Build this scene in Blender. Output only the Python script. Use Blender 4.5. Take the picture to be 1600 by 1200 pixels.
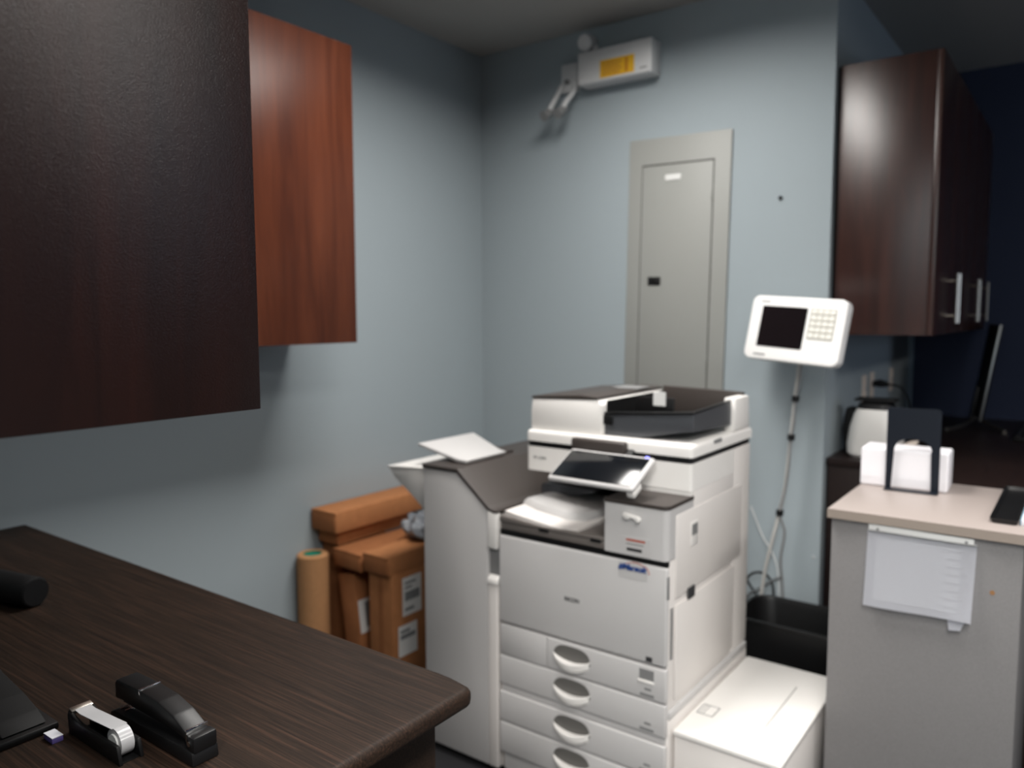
import bpy, bmesh, math, random
from mathutils import Vector, Matrix
random.seed(7)
S = bpy.context.scene
for o in list(bpy.data.objects):
    bpy.data.objects.remove(o, do_unlink=True)
COL = S.collection
R = math.radians

# ---------------------------------------------------------------- camera
cam_d = bpy.data.cameras.new('camera')
cam = bpy.data.objects.new('camera', cam_d)
COL.objects.link(cam)
yaw, pitch, roll = R(36.45), R(5.07), R(-0.167)
fw = Vector((-math.sin(yaw) * math.cos(pitch), math.cos(yaw) * math.cos(pitch), -math.sin(pitch)))
rt = Vector((math.cos(yaw), math.sin(yaw), 0)); up = rt.cross(fw)
r2 = rt * math.cos(roll) + up * math.sin(roll); u2 = up * math.cos(roll) - rt * math.sin(roll)
M = Matrix((r2, u2, -fw)).transposed().to_4x4()
M.translation = (0, 0, 1.53)
cam.matrix_world = M
cam_d.sensor_width = 36.0
cam_d.lens = 36.0 * 1222.7 / 1600
cam_d.clip_start = 0.02
cam_d.dof.use_dof = True
cam_d.dof.focus_distance = 1.05
cam_d.dof.aperture_fstop = 3.3
S.camera = cam

# ---------------------------------------------------------------- world, lights, exposure
W = bpy.data.worlds.new('world'); S.world = W; W.use_nodes = True
W.node_tree.nodes['Background'].inputs[0].default_value = (0.55, 0.65, 0.85, 1)
W.node_tree.nodes['Background'].inputs[1].default_value = 0.05
S.view_settings.view_transform = 'Standard'
S.view_settings.look = 'None'
S.view_settings.gamma = 1.0
S.view_settings.use_curve_mapping = False
S.view_settings.exposure = 0.62

def area(name, loc, sx, sy, power, col=(1, 0.97, 0.93), spread=160, rot=(0, 0, 0)):
    l = bpy.data.lights.new(name, 'AREA'); l.shape = 'RECTANGLE'; l.size = sx; l.size_y = sy
    l.energy = power; l.color = col; l.spread = R(spread)
    o = bpy.data.objects.new(name, l); o.location = loc; o.rotation_euler = rot; COL.objects.link(o)
    return o
CEIL = 2.85
area('ceiling_troffer_and_fill', (-1.34, 1.98, CEIL - 0.02), 0.5, 1.2, 29, spread=162)
area('ceiling_troffer_and_fill', (0.2, 2.05, CEIL - 0.02), 0.6, 1.2, 8, spread=110)
area('ceiling_troffer_and_fill', (2.4, 2.2, CEIL - 0.02), 0.6, 1.2, 26, spread=178)
area('ceiling_troffer_and_fill', (0.35, 0.3, CEIL - 0.02), 0.6, 1.2, 32, spread=150)
area('ceiling_troffer_and_fill', (0.4, -1.5, CEIL - 0.02), 0.6, 1.2, 112, spread=150)  # unseen fill behind the camera, added to brighten surfaces facing it
area('added_blue_fill', (3.4, 4.1, 1.7), 1.3, 1.5, 3.5, col=(.7, .82, 1.0), spread=120, rot=(0, R(90), 0))  # added bluish fill for the dark recess, no window modelled

# ---------------------------------------------------------------- materials
def lin(c):
    return tuple(((v / 255) / 12.92 if v / 255 <= 0.04045 else ((v / 255 + 0.055) / 1.055) ** 2.4) for v in c) + (1.0,)
def nmat(name):
    m = bpy.data.materials.new(name); m.use_nodes = True
    nt = m.node_tree
    return m, nt, nt.nodes['Principled BSDF']
def mat(name, rgb, rough=0.5, metal=0.0, spec=0.5, noise=0.0, nscale=40, bump=0.0, bscale=200, bdist=0.002, trans=0.0, emit=None, estr=0):
    m, nt, b = nmat(name)
    c = rgb if isinstance(rgb[0], float) else lin(rgb)[:3]
    b.inputs['Base Color'].default_value = (*c[:3], 1)
    b.inputs['Roughness'].default_value = rough
    b.inputs['Metallic'].default_value = metal
    b.inputs['Specular IOR Level'].default_value = spec
    if trans: b.inputs['Transmission Weight'].default_value = trans
    if emit:
        b.inputs['Emission Color'].default_value = (*emit, 1); b.inputs['Emission Strength'].default_value = estr
    tc = nt.nodes.new('ShaderNodeTexCoord')
    if noise > 0:
        n = nt.nodes.new('ShaderNodeTexNoise'); n.inputs['Scale'].default_value = nscale; n.inputs['Detail'].default_value = 4
        nt.links.new(tc.outputs['Object'], n.inputs['Vector'])
        r = nt.nodes.new('ShaderNodeMapRange'); r.inputs[1].default_value = .25; r.inputs[2].default_value = .75
        r.inputs[3].default_value = 1 - noise; r.inputs[4].default_value = 1 + noise
        nt.links.new(n.outputs['Fac'], r.inputs[0])
        v = nt.nodes.new('ShaderNodeVectorMath'); v.operation = 'SCALE'; v.inputs[0].default_value = c[:3]
        nt.links.new(r.outputs[0], v.inputs['Scale']); nt.links.new(v.outputs[0], b.inputs['Base Color'])
    if bump > 0:
        n2 = nt.nodes.new('ShaderNodeTexNoise'); n2.inputs['Scale'].default_value = bscale; n2.inputs['Detail'].default_value = 3
        nt.links.new(tc.outputs['Object'], n2.inputs['Vector'])
        bp = nt.nodes.new('ShaderNodeBump'); bp.inputs['Strength'].default_value = bump; bp.inputs['Distance'].default_value = bdist
        nt.links.new(n2.outputs['Fac'], bp.inputs['Height']); nt.links.new(bp.outputs[0], b.inputs['Normal'])
    return m
def wood(name, c1, c2, c3, stretch, scale, rough, spec, bump=0.0, bscale=900):
    """wood laminate: streaks drawn out along one axis"""
    m, nt, b = nmat(name)
    tc = nt.nodes.new('ShaderNodeTexCoord')
    mp = nt.nodes.new('ShaderNodeMapping'); mp.inputs['Scale'].default_value = stretch
    nt.links.new(tc.outputs['Object'], mp.inputs['Vector'])
    n = nt.nodes.new('ShaderNodeTexNoise'); n.inputs['Scale'].default_value = scale; n.inputs['Detail'].default_value = 6; n.inputs['Roughness'].default_value = .65
    n.inputs['Distortion'].default_value = .6
    nt.links.new(mp.outputs[0], n.inputs['Vector'])
    cr = nt.nodes.new('ShaderNodeValToRGB')
    e = cr.color_ramp.elements
    e[0].position = .3; e[0].color = lin(c1); e[1].position = .72; e[1].color = lin(c3)
    k = e.new(.5); k.color = lin(c2)
    nt.links.new(n.outputs['Fac'], cr.inputs[0]); nt.links.new(cr.outputs[0], b.inputs['Base Color'])
    b.inputs['Roughness'].default_value = rough; b.inputs['Specular IOR Level'].default_value = spec
    if bump:
        n2 = nt.nodes.new('ShaderNodeTexNoise'); n2.inputs['Scale'].default_value = bscale; n2.inputs['Detail'].default_value = 2
        nt.links.new(tc.outputs['Object'], n2.inputs['Vector'])
        bp = nt.nodes.new('ShaderNodeBump'); bp.inputs['Strength'].default_value = bump; bp.inputs['Distance'].default_value = .001
        nt.links.new(n2.outputs['Fac'], bp.inputs['Height']); nt.links.new(bp.outputs[0], b.inputs['Normal'])
    return m

m_wall = mat('blue_grey_paint', (158, 168, 173), .75, spec=.25, bump=.12, bscale=350)
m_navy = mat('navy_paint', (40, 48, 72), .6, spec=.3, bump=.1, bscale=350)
m_ceil = mat('ceiling_white', (170, 168, 164), .9, spec=.1, noise=.05, nscale=120)
m_floor = mat('grey_carpet', (48, 48, 50), .95, spec=.1, noise=.3, nscale=300, bump=.3, bscale=500)
m_litstrip = mat('lit_strip_paint', (120, 135, 148), .6)  # tone of a lit piece of wall, put into the colour
m_cherry = wood('cherry_laminate', (64, 30, 19), (82, 41, 25), (97, 51, 32), (7, 7, .6), 2.0, .32, .25, .10)
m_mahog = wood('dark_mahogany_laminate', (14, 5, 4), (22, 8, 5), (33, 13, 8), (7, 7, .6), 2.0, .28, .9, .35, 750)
m_esp = wood('espresso_laminate', (38, 19, 15), (52, 27, 21), (66, 37, 29), (9, 9, .8), 2.6, .32, .8, .12)
m_desk = wood('wenge_laminate', (25, 18, 15), (37, 28, 22), (60, 43, 34), (1.6, 85, 85), 3.0, .55, .14, .12, 1200)
m_dkcounter = wood('dark_counter_laminate', (22, 14, 13), (30, 19, 17), (38, 25, 22), (40, 2, 40), 3.0, .45, .4)
m_body = mat('copier_light_grey', (222, 217, 213), .45, spec=.35, bump=.04, bscale=900)
m_white = mat('copier_white', (236, 233, 229), .4, spec=.4)
m_front = mat('copier_panel_grey', (194, 192, 191), .42, spec=.4)
m_dark = mat('copier_dark_brown', (62, 56, 53), .45, spec=.45)
m_black = mat('black_plastic', (16, 16, 17), .42, spec=.4)
m_blackmatte = mat('black_matte', (13, 13, 14), .65, spec=.3)
m_smoke = mat('smoke_grey_plastic', (70, 72, 76), .3, spec=.5)
m_lip = mat('smoke_brown_plastic', (108, 102, 98), .4)
m_padgrey = mat('keypad_grey', (196, 194, 186), .5)
m_pole = mat('pale_grey_metal_paint', (186, 184, 180), .4)
m_pocket = mat('pocket_grey', (96, 94, 91), .6)
m_seam = mat('seam_dark', (60, 58, 56), .7, spec=.2)
m_screen = mat('screen_glass', (14, 16, 20), .13, spec=.6)
m_grey = mat('mid_grey_plastic', (128, 128, 128), .5)
m_label = mat('label_white', (226, 226, 224), .6)
m_print = mat('print_grey', (128, 130, 132), .7)
m_printdk = mat('print_dark', (45, 45, 47), .7)
m_blue = mat('logo_blue', (24, 62, 128), .5)
m_red = mat('logo_red', (176, 88, 70), .5)
m_led = mat('blue_light', (120, 120, 255), .4, emit=(.25, .25, 1.0), estr=1.5)
m_chrome = mat('chrome', (225, 225, 225), .12, metal=1.0)
m_nickel = mat('brushed_nickel', (205, 198, 188), .3, metal=1.0)
m_alu = mat('aluminium', (170, 172, 174), .35, metal=.9)
m_tape = mat('clear_tape', (196, 196, 198), .15, spec=.7)
m_kraft = mat('kraft_paper', (178, 132, 92), .8, spec=.15, noise=.06, nscale=60)
m_card = mat('corrugated_card', (172, 116, 76), .8, spec=.15, noise=.10, nscale=30)
m_card2 = mat('corrugated_card_dark', (156, 102, 66), .8, spec=.15, noise=.10, nscale=24)
m_green = mat('green_card_core', (20, 120, 96), .7)
m_bubble = mat('grey_plastic_wrap', (120, 124, 130), .25, spec=.6, bump=.5, bscale=60, bdist=.01)
m_panel = mat('panel_grey_enamel', (152, 153, 149), .5, spec=.4, bump=.06, bscale=300)
m_terminal = mat('terminal_white', (250, 248, 246), .4, spec=.4)
m_key = mat('key_ivory', (240, 238, 230), .5)
m_yellow = mat('warning_yellow', (238, 184, 32), .6)
m_fixture = mat('fixture_white', (214, 214, 214), .45)
m_greylam = mat('speckled_grey_laminate', (122, 120, 120), .6, spec=.3, noise=.14, nscale=420)
m_greytop = mat('pinkish_grey_laminate', (164, 153, 148), .4, spec=.4, noise=.05, nscale=420)
m_edge = mat('grey_edge_band', (150, 138, 128), .5)
m_paper = mat('white_paper', (216, 217, 224), .8, spec=.15)
m_boxwhite = mat('white_card', (240, 238, 242), .6, spec=.3)
m_bookend = mat('bookend_black_blue', (11, 18, 29), .45, spec=.3)
m_outlet = mat('outlet_ivory', (226, 212, 200), .5)
m_purple = mat('purple_paper', (96, 84, 150), .7)

# ---------------------------------------------------------------- mesh helpers (all shapes in world metres)
def nb(): return bmesh.new()
def merge(dst, src):
    me = bpy.data.meshes.new('t'); src.to_mesh(me); src.free(); dst.from_mesh(me); bpy.data.meshes.remove(me)
def box(x0, x1, y0, y1, z0, z1, bev=0.0, seg=2, bm=None, edges=None, mat4=None):
    b = bmesh.new(); bmesh.ops.create_cube(b, size=1)
    for v in b.verts:
        v.co = Vector(((x0 + x1) / 2 + v.co.x * (x1 - x0), (y0 + y1) / 2 + v.co.y * (y1 - y0), (z0 + z1) / 2 + v.co.z * (z1 - z0)))
    if bev:
        es = b.edges[:] if edges is None else [e for e in b.edges if edges((e.verts[0].co + e.verts[1].co) / 2, (e.verts[1].co - e.verts[0].co).normalized())]
        bmesh.ops.bevel(b, geom=es, offset=bev, segments=seg, affect='EDGES', profile=.5)
    if mat4: bmesh.ops.transform(b, matrix=mat4, verts=b.verts)
    if bm is None: return b
    merge(bm, b); return bm
def prism(pts, axis, a, b_, bev=0.0, seg=2, bm=None):
    """extrude a 2-D outline along an axis: 'y' -> pts (x,z); 'x' -> pts (y,z); 'z' -> pts (x,y)"""
    b = bmesh.new()
    def P(p, t):
        return {'y': Vector((p[0], t, p[1])), 'x': Vector((t, p[0], p[1])), 'z': Vector((p[0], p[1], t))}[axis]
    A = [b.verts.new(P(p, a)) for p in pts]; B = [b.verts.new(P(p, b_)) for p in pts]
    b.faces.new(A); b.faces.new(B[::-1])
    n = len(pts)
    for i in range(n): b.faces.new((A[i], B[i], B[(i + 1) % n], A[(i + 1) % n]))
    bmesh.ops.recalc_face_normals(b, faces=b.faces)
    if bev:
        bmesh.ops.bevel(b, geom=b.edges[:], offset=bev, segments=seg, affect='EDGES', profile=.5, clamp_overlap=True)
    if bm is None: return b
    merge(bm, b); return bm
def tube(path, rad, n=10, bm=None, cap=True):
    b = bmesh.new(); path = [Vector(p) for p in path]; rings = []
    prev = None
    for i, p in enumerate(path):
        t = (path[min(i + 1, len(path) - 1)] - path[max(i - 1, 0)]).normalized()
        if prev is None:
            ref = Vector((0, 0, 1)) if abs(t.z) < .9 else Vector((1, 0, 0))
            a = t.cross(ref).normalized()
        else:
            a = (prev - t * prev.dot(t)).normalized()
        prev = a; c = t.cross(a)
        r = rad[i] if isinstance(rad, (list, tuple)) else rad
        rings.append([b.verts.new(p + (a * math.cos(2 * math.pi * k / n) + c * math.sin(2 * math.pi * k / n)) * r) for k in range(n)])
    for i in range(len(rings) - 1):
        for k in range(n):
            b.faces.new((rings[i][k], rings[i][(k + 1) % n], rings[i + 1][(k + 1) % n], rings[i + 1][k]))
    if cap:
        b.faces.new(rings[0][::-1]); b.faces.new(rings[-1])
    bmesh.ops.recalc_face_normals(b, faces=b.faces)
    if bm is None: return b
    merge(bm, b); return bm
def catmull(pts, sub=6):
    pts = [Vector(p) for p in pts]; out = []
    P = [pts[0]] + pts + [pts[-1]]
    for i in range(1, len(P) - 2):
        for s in range(sub):
            t = s / sub; p0, p1, p2, p3 = P[i - 1:i + 3]
            out.append(.5 * ((2 * p1) + (p2 - p0) * t + (2 * p0 - 5 * p1 + 4 * p2 - p3) * t * t + (3 * p1 - p0 - 3 * p2 + p3) * t ** 3))
    out.append(pts[-1]); return out
def rrect(cx, cy, hx, hy, r, n=6):
    out = []
    for sx, sy, a0 in ((1, 1, 0), (-1, 1, 90), (-1, -1, 180), (1, -1, 270)):
        for k in range(n + 1):
            a = R(a0 + 90 * k / n)
            out.append((cx + sx * (hx - r) + r * math.cos(a), cy + sy * (hy - r) + r * math.sin(a)))
    return out
def loft(rings, bm=None, cap0=True, cap1=True):
    b = bmesh.new(); V = [[b.verts.new(p) for p in r] for r in rings]; n = len(V[0])
    for i in range(len(V) - 1):
        for k in range(n): b.faces.new((V[i][k], V[i][(k + 1) % n], V[i + 1][(k + 1) % n], V[i + 1][k]))
    if cap0: b.faces.new(V[0][::-1])
    if cap1: b.faces.new(V[-1])
    bmesh.ops.recalc_face_normals(b, faces=b.faces)
    if bm is None: return b
    merge(bm, b); return bm
OFF = {}
def finish(bm, name, m, smooth=32):
    for f in bm.faces: f.smooth = True
    ang = R(smooth)
    for e in bm.edges:
        if len(e.link_faces) == 2: e.smooth = e.calc_face_angle(0) < ang
        else: e.smooth = False
    me = bpy.data.meshes.new(name); bm.to_mesh(me); bm.free(); me.materials.append(m)
    return me
def obj(name, bm, m, parent=None, label=None, local=False, smooth=32):
    """link one mesh; shapes are in world metres unless local (already in the thing's own frame)"""
    if parent is not None and not local:
        off = OFF.get(parent, Vector((0, 0, 0)))
        bmesh.ops.translate(bm, vec=-off, verts=bm.verts)
        o = bpy.data.objects.new(name, finish(bm, name, m, smooth)); OFF[o] = off
    elif parent is None:
        xs = [v.co for v in bm.verts]
        c = Vector(((min(v.x for v in xs) + max(v.x for v in xs)) / 2, (min(v.y for v in xs) + max(v.y for v in xs)) / 2, min(v.z for v in xs)))
        bmesh.ops.translate(bm, vec=-c, verts=bm.verts)
        o = bpy.data.objects.new(name, finish(bm, name, m, smooth)); o.location = c; OFF[o] = c
    else:
        o = bpy.data.objects.new(name, finish(bm, name, m, smooth)); OFF[o] = OFF.get(parent, Vector((0, 0, 0)))
    COL.objects.link(o)
    if parent is not None: o.parent = parent
    if label: o['label'] = label
    return o
def thing(name, label, cat, loc, rot=(0, 0, 0), group=None):
    o = bpy.data.objects.new(name, None); o.empty_display_size = .05; COL.objects.link(o)
    o.location = loc; o.rotation_euler = rot; o['label'] = label; o['category'] = cat
    if group: o['group'] = group
    OFF[o] = Vector(loc); return o
def tag(o, label, cat, group=None):
    o['label'] = label; o['category'] = cat
    if group: o['group'] = group
    return o
def struct(name, bm, m, parent=None):
    o = obj(name, bm, m, parent); o['kind'] = 'structure'; return o
def text(name, s, size, m, parent, mat4, shear=0.0, depth=.0006, bold=0.0):
    """lettering as a thin mesh; mat4 places it in the thing's own frame (text plane XY)"""
    c = bpy.data.curves.new(name, 'FONT'); c.body = s; c.size = size; c.shear = shear; c.extrude = depth; c.offset = bold
    c.align_x = 'CENTER'; c.align_y = 'CENTER'
    t = bpy.data.objects.new('t', c); COL.objects.link(t)
    me = bpy.data.meshes.new_from_object(t.evaluated_get(bpy.context.evaluated_depsgraph_get()))
    bpy.data.objects.remove(t, do_unlink=True)
    me.transform(mat4); me.materials.clear(); me.materials.append(m); me.name = name
    o = bpy.data.objects.new(name, me); COL.objects.link(o); o.parent = parent; OFF[o] = OFF.get(parent)
    return o
FRONT = Matrix.Rotation(R(90), 4, 'X')          # XY plane -> XZ plane, facing -y
def front_at(parent, x, y, z): return Matrix.Translation(Vector((x, y, z)) - OFF[parent]) @ FRONT

# ================================================================ the room
XL, YB, XR, YF = -2.592, 3.247, -0.842, 5.03
struct('floor', box(-2.7, 3.7, -2.3, 5.2, -.05, 0), m_floor)
struct('ceiling', box(-2.7, 3.7, -2.3, 5.2, CEIL, CEIL + .05), m_ceil)
struct('wall_left', box(XL - .08, XL, .1, YB + .08, 0, CEIL), m_wall)
struct('wall_back', box(XL, XR, YB, YB + .08, 0, CEIL), m_wall)
struct('wall_recess', box(XR - .08, XR, YB + .08, YF, 0, CEIL), m_wall)
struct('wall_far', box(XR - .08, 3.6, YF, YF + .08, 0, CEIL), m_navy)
struct('wall_right', box(3.6, 3.68, -2.2, YF + .08, 0, CEIL), m_navy)  # unseen wall, made navy to darken what the near cabinet reflects
struct('wall_front', box(-.8, 3.6, -2.28, -2.2, 0, CEIL), m_wall)
struct('wall_near', box(XL - .08, -.72, .1, .2, 0, CEIL), m_wall)
struct('wall_passage', box(-.8, -.72, -2.2, .1, 0, CEIL), m_wall)
struct('lit_strip_1', box(XR, XR + .022, YF - .03, YF, .95, 1.46, .002), m_litstrip)  # added strip, standing in for lit wall in the far corner

# ================================================================ hanging cabinets
def plain_cabinet(name, label, x0, x1, y0, y1, z0, z1, m, face):
    t = thing(name, label, 'cabinet', ((x0 + x1) / 2, (y0 + y1) / 2, z0))
    g = .019
    if face == 'y':      # doors face +y, we see the +x end panel
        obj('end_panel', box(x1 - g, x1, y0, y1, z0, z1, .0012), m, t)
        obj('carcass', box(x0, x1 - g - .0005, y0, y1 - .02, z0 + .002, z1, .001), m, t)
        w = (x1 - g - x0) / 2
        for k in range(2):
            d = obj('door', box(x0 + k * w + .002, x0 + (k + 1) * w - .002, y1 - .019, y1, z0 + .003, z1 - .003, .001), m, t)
            hx = x0 + w + (-.04 if k == 0 else .04)
            obj('handle', bar_handle(hx, y1 + .03, z0 + .06, z0 + .25, 'y', y1), m_nickel, d)
    return t
def bar_handle(x, y, z0, z1, ax, face):
    b = tube([(x, y, z0), (x, y, z1)], .006, 10)
    for z in (z0 + .03, z1 - .03):
        tube([(x, y, z), (x, face, z) if ax == 'y' else (face, y, z)], .0045, 8, b)
    return b
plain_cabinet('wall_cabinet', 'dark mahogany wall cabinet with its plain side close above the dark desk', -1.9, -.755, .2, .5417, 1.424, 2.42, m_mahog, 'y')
# cabinet on the left wall, its plain front facing the room
t = thing('wall_cabinet', 'reddish cherry wall cabinet hanging on the left grey wall near the corner', 'cabinet', (-2.4, 1.6, 1.43))
obj('carcass', box(XL + .002, -2.223, .60, 2.008, 1.43, 2.497, .001), m_cherry, t)
obj('door', box(-2.222, -2.203, .60, 2.01, 1.428, 2.5, .0012), m_cherry, t)

# right-hand run of cabinets in the recess
t = thing('wall_cabinet', 'long dark espresso wall cabinet with nickel bar handles right of the grey wall', 'cabinet', (-.66, 4.1, 1.447))
obj('end_panel', box(XR + .012, -.497, 3.285, 3.303, 1.447, 2.488, .0012), m_esp, t)
obj('carcass', box(XR + .001, -.497, 3.3035, 5.025, 1.449, 2.486, .001), m_esp, t)
obj('scribe_strip', box(XR + .001, XR + .0115, 3.29, 3.3032, 1.447, 2.486), m_blackmatte, t)
ys = [3.286, 3.645, 4.005, 4.365, 4.725, 5.02]
hy = [3.612, 3.678, 4.332, 4.398, 4.76]
for k in range(5):
    d = obj('door', box(-.4965, -.476, ys[k] + .0015, ys[k + 1] - .0015, 1.447, 2.488, .0012), m_esp, t)
    obj('handle', bar_handle(-.442, hy[k], 1.49, 1.69, 'x', -.476), m_nickel, d)

# ================================================================ desk along the near wall
t = thing('desk', 'dark wenge desk with a rounded end standing against the left grey wall', 'desk', (-1.7, .6, 0))
b = box(XL + .002, -.818, .205, 1.0, .862, .895, .0)
es = [e for e in b.edges if (e.verts[0].co.x > -.83 and e.verts[1].co.x > -.83)]
bmesh.ops.bevel(b, geom=[e for e in es if abs(e.verts[0].co.z - e.verts[1].co.z) > .01], offset=.02, segments=4, affect='EDGES', profile=.5)
bmesh.ops.bevel(b, geom=[e for e in b.edges if min(e.verts[0].co.x, e.verts[1].co.x) > -.84 and abs(e.verts[0].co.z - e.verts[1].co.z) < .001], offset=.012, segments=4, affect='EDGES', profile=.5)
obj('desk_top', b, m_desk, t)
obj('end_panel', box(-.905, -.88, .24, .965, 0, .8615, .002), m_desk, t)
obj('back_panel', box(XL + .01, -.906, .93, .95, .1, .8615, .002), m_desk, t)
obj('support_panel', box(-2.58, -2.555, .24, .929, 0, .8615, .002), m_desk, t)

# ================================================================ copier
cx0, cx1, cy0, cy1 = -1.5, -.913, 1.959, 2.6
T = thing('photocopier', 'large light grey office photocopier with a tilted touch screen in the middle of the room', 'photocopier', (-1.2, 2.3, 0))
def cob(name, bm, m, parent=None, label=None): return obj(name, bm, m, parent or T, label)
vert = lambda c, d: abs(d.z) > .9
frontv = lambda c, d: abs(d.z) > .9 and c.y < 2.2
# lower paper bank and main frame
cob('paper_bank', box(cx0, cx1 + .004, cy0 + .018, cy1, .03, .378, .006), m_body)
cob('base_band', box(cx0 + .002, cx1 + .006, cy0 + .02, cy1 - .01, .379, .402, .003), m_front)
for x in (cx0 + .07, cx1 - .07):
    for y in (cy0 + .09, cy1 - .08):
        w = tube([(x - .012, y, .0235), (x + .012, y, .0235)], .0235, 14)
        cob('caster', w, m_black)
# frame: lower body with an open paper outlet on its left
fr = prism([(cx0, .403), (cx1, .403), (cx1, 1.0942), (cx0, 1.0942)], 'y', 2.45, cy1, .004)      # rear block
box(cx0, cx1, cy0 + .018, 2.4498, .403, .842, .004, bm=fr)                                     # lower block
cob('frame', fr, m_body)
cob('side_cover', box(cx1 - .03, cx1 + .001, 2.13, 2.4498, .8432, 1.0138, .003), m_body)
cob('scanner_skirt', box(-1.10, cx1 + .0005, 2.116, 2.1298, 1.0002, 1.0140), m_white)
cob('left_upright', box(cx0, cx0 + .02, 2.36, 2.4498, .8425, 1.018, .002), m_dark)
# front door and drawers
fd = cob('front_door', box(cx0 + .002, cx1 + .001, cy0, cy0 + .0178, .536, .826, .009, 3, edges=lambda c, d: c.x > -1.0 or abs(d.x) > .9), m_front)
text('maker_name', 'RICOH', .017, m_printdk, fd, front_at(fd, -1.224, cy0 - .0005, .668), bold=.0004)
st = cob('dealer_sticker', box(-1.066, -.972, cy0 - .0008, cy0 + .0005, .775, .822), m_front, fd)
text('sticker_lettering', '#Marsolt', .0235, m_blue, st, front_at(st, -1.022, cy0 - .0016, .807), shear=.3, bold=.0011)
b = tube(catmull([(-1.04, cy0 - .001, .818), (-1.01, cy0 - .001, .8245), (-.975, cy0 - .001, .815), (-.967, cy0 - .001, .797)], 5), .0011, 6)
cob('sticker_swoosh', b, m_red, st)
cob('square_mark', box(-.975, -.955, cy0 - .001, cy0 + .001, .544, .558), m_printdk, fd)
def drawer(z0, z1, x0=cx0 + .002, split=True, marks=True, window=False, y=cy0):
    d = cob('drawer', box(x0, cx1 + .001, y, y + .0178, z0, z1, .006, 3, edges=lambda c, d: c.x > -1.0 or abs(d.x) > .9), m_front)
    # recessed cup: dark oval pocket and a bulging white lip
    xc, hw = -1.224, .066; zc = z1 - .05
    pk = []
    for k in range(25):
        a = math.pi * k / 24
        pk.append((xc + hw * math.copysign(abs(math.cos(a)) ** .6, math.cos(a)), zc - .004 + .044 * math.sin(a) ** .8))
    for k in range(1, 12):
        u = k / 12
        pk.append((xc - hw + 2 * hw * u, zc - .004 - .012 * math.sin(math.pi * u)))
    cob('handle_pocket', prism(pk, 'y', y - .0012, y + .002), m_pocket, d)
    rings = []
    for k in range(19):
        u = k / 18; x = xc - hw + 2 * hw * u; s = math.sin(math.pi * u)
        zt = zc + .012 - .016 * s ** .7 - .002; zb = zc - .012 - .026 * s ** .55
        yo = y - .001 - .024 * s ** .6
        pr_ = [(x, y + .001, zt - .001), (x, yo, zt), (x, yo - .001, zt - .005), (x, yo + .006, zt - .009), (x, yo + .004, (zt + zb) / 2), (x, yo + .008, zb + .004), (x, y + .001, zb)]
        rings.append(pr_)
    cob('handle', loft(rings), m_white, d)
    if window:
        cob('size_window', box(-.995, -.949, y - .0008, y + .001, z1 - .043, z1 - .012), m_grey, d)
        cob('size_slide', box(-.998, -.948, y - .004, y + .001, z1 - .052, z1 - .044, .001), m_white, d)
    if marks:
        for (xa, xb, za, zb) in ((-.978, -.957, .027, .034), (-.992, -.948, .008, .017)):
            cob('size_mark', box(xa, xb, y - .0006, y + .0005, z0 + za, z0 + zb), m_grey, d)
    return d
cob('side_plate', box(cx0 + .002, -1.316, cy0, cy0 + .0178, .431, .531, .004), m_front)
drawer(.431, .531, -1.3125, window=True)
drawer(.329, .427)
cob('seam_strip', box(cx0 + .004, cx1 - .004, cy0 + .008, cy0 + .0178, .309, .326), m_front)
drawer(.204, .306); drawer(.096, .200)
cob('plinth', box(cx0 + .01, cx1 - .005, cy0 + .012, cy0 + .0178, .035, .092), m_front)
# dark line above the door, right-hand front box with its brown shelf
cob('dark_line', box(cx0, cx1 - .002, cy0 + .004, 2.1, .8262, .8428, .004, 3, edges=frontv), m_black)
rb = cob('toner_box', box(-1.111, cx1 + .001, cy0 - .002, 2.1295, .8432, .989, .018, 5, edges=lambda c, d: abs(d.z) > .9 and c.y < 2.0 and c.x > -1.0), m_front)
cob('box_shelf', box(-1.113, cx1 + .002, cy0 - .004, 2.1295, .9892, 1.0, .018, 5, edges=lambda c, d: abs(d.z) > .9 and c.y < 2.0 and c.x > -1.0), m_dark)
hk = prism([(-1.047, .967), (-.998, .9605), (-.993, .953), (-.996, .944), (-1.004, .944), (-1.012, .953), (-1.021, .955), (-1.029, .949), (-1.040, .950), (-1.047, .957)], 'y', cy0 - .014, cy0 - .0018, .002)
cob('cable_clip', hk, m_white, rb)
sk = cob('service_sticker', box(-1.062, -.962, cy0 - .0028, cy0 - .0015, .846, .898), m_front, rb)
for xa, xb, za, zb, mm in ((-1.04, -.98, .886, .892, m_red), (-1.04, -.985, .876, .879, m_grey), (-1.038, -.99, .857, .866, m_printdk)):
    cob('print_line', box(xa, xb, cy0 - .0034, cy0 - .0024, za, zb), mm, sk)
# paper outlet: dark tray floor, raised white paper tray, inner walls, bridge edge
cob('outlet_floor', box(cx0 + .002, -1.1125, cy0 + .004, 2.4, .8432, .868, .004), m_lip)
lip = prism([(cx0 + .002, .8685), (-1.113, .8685), (-1.113, .881), (-1.33, .878), (cx0 + .002, .889)], 'y', cy0 - .001, cy0 + .012, .002)
cob('outlet_lip', lip, m_lip)
cob('inner_wall', box(-1.1125, -1.1115, cy0 + .012, 2.12, .8685, .98), m_smoke)
cob('cavity_back', box(cx0 + .02, -1.1125, 2.43, 2.4495, .8685, 1.018), m_blackmatte)
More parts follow.
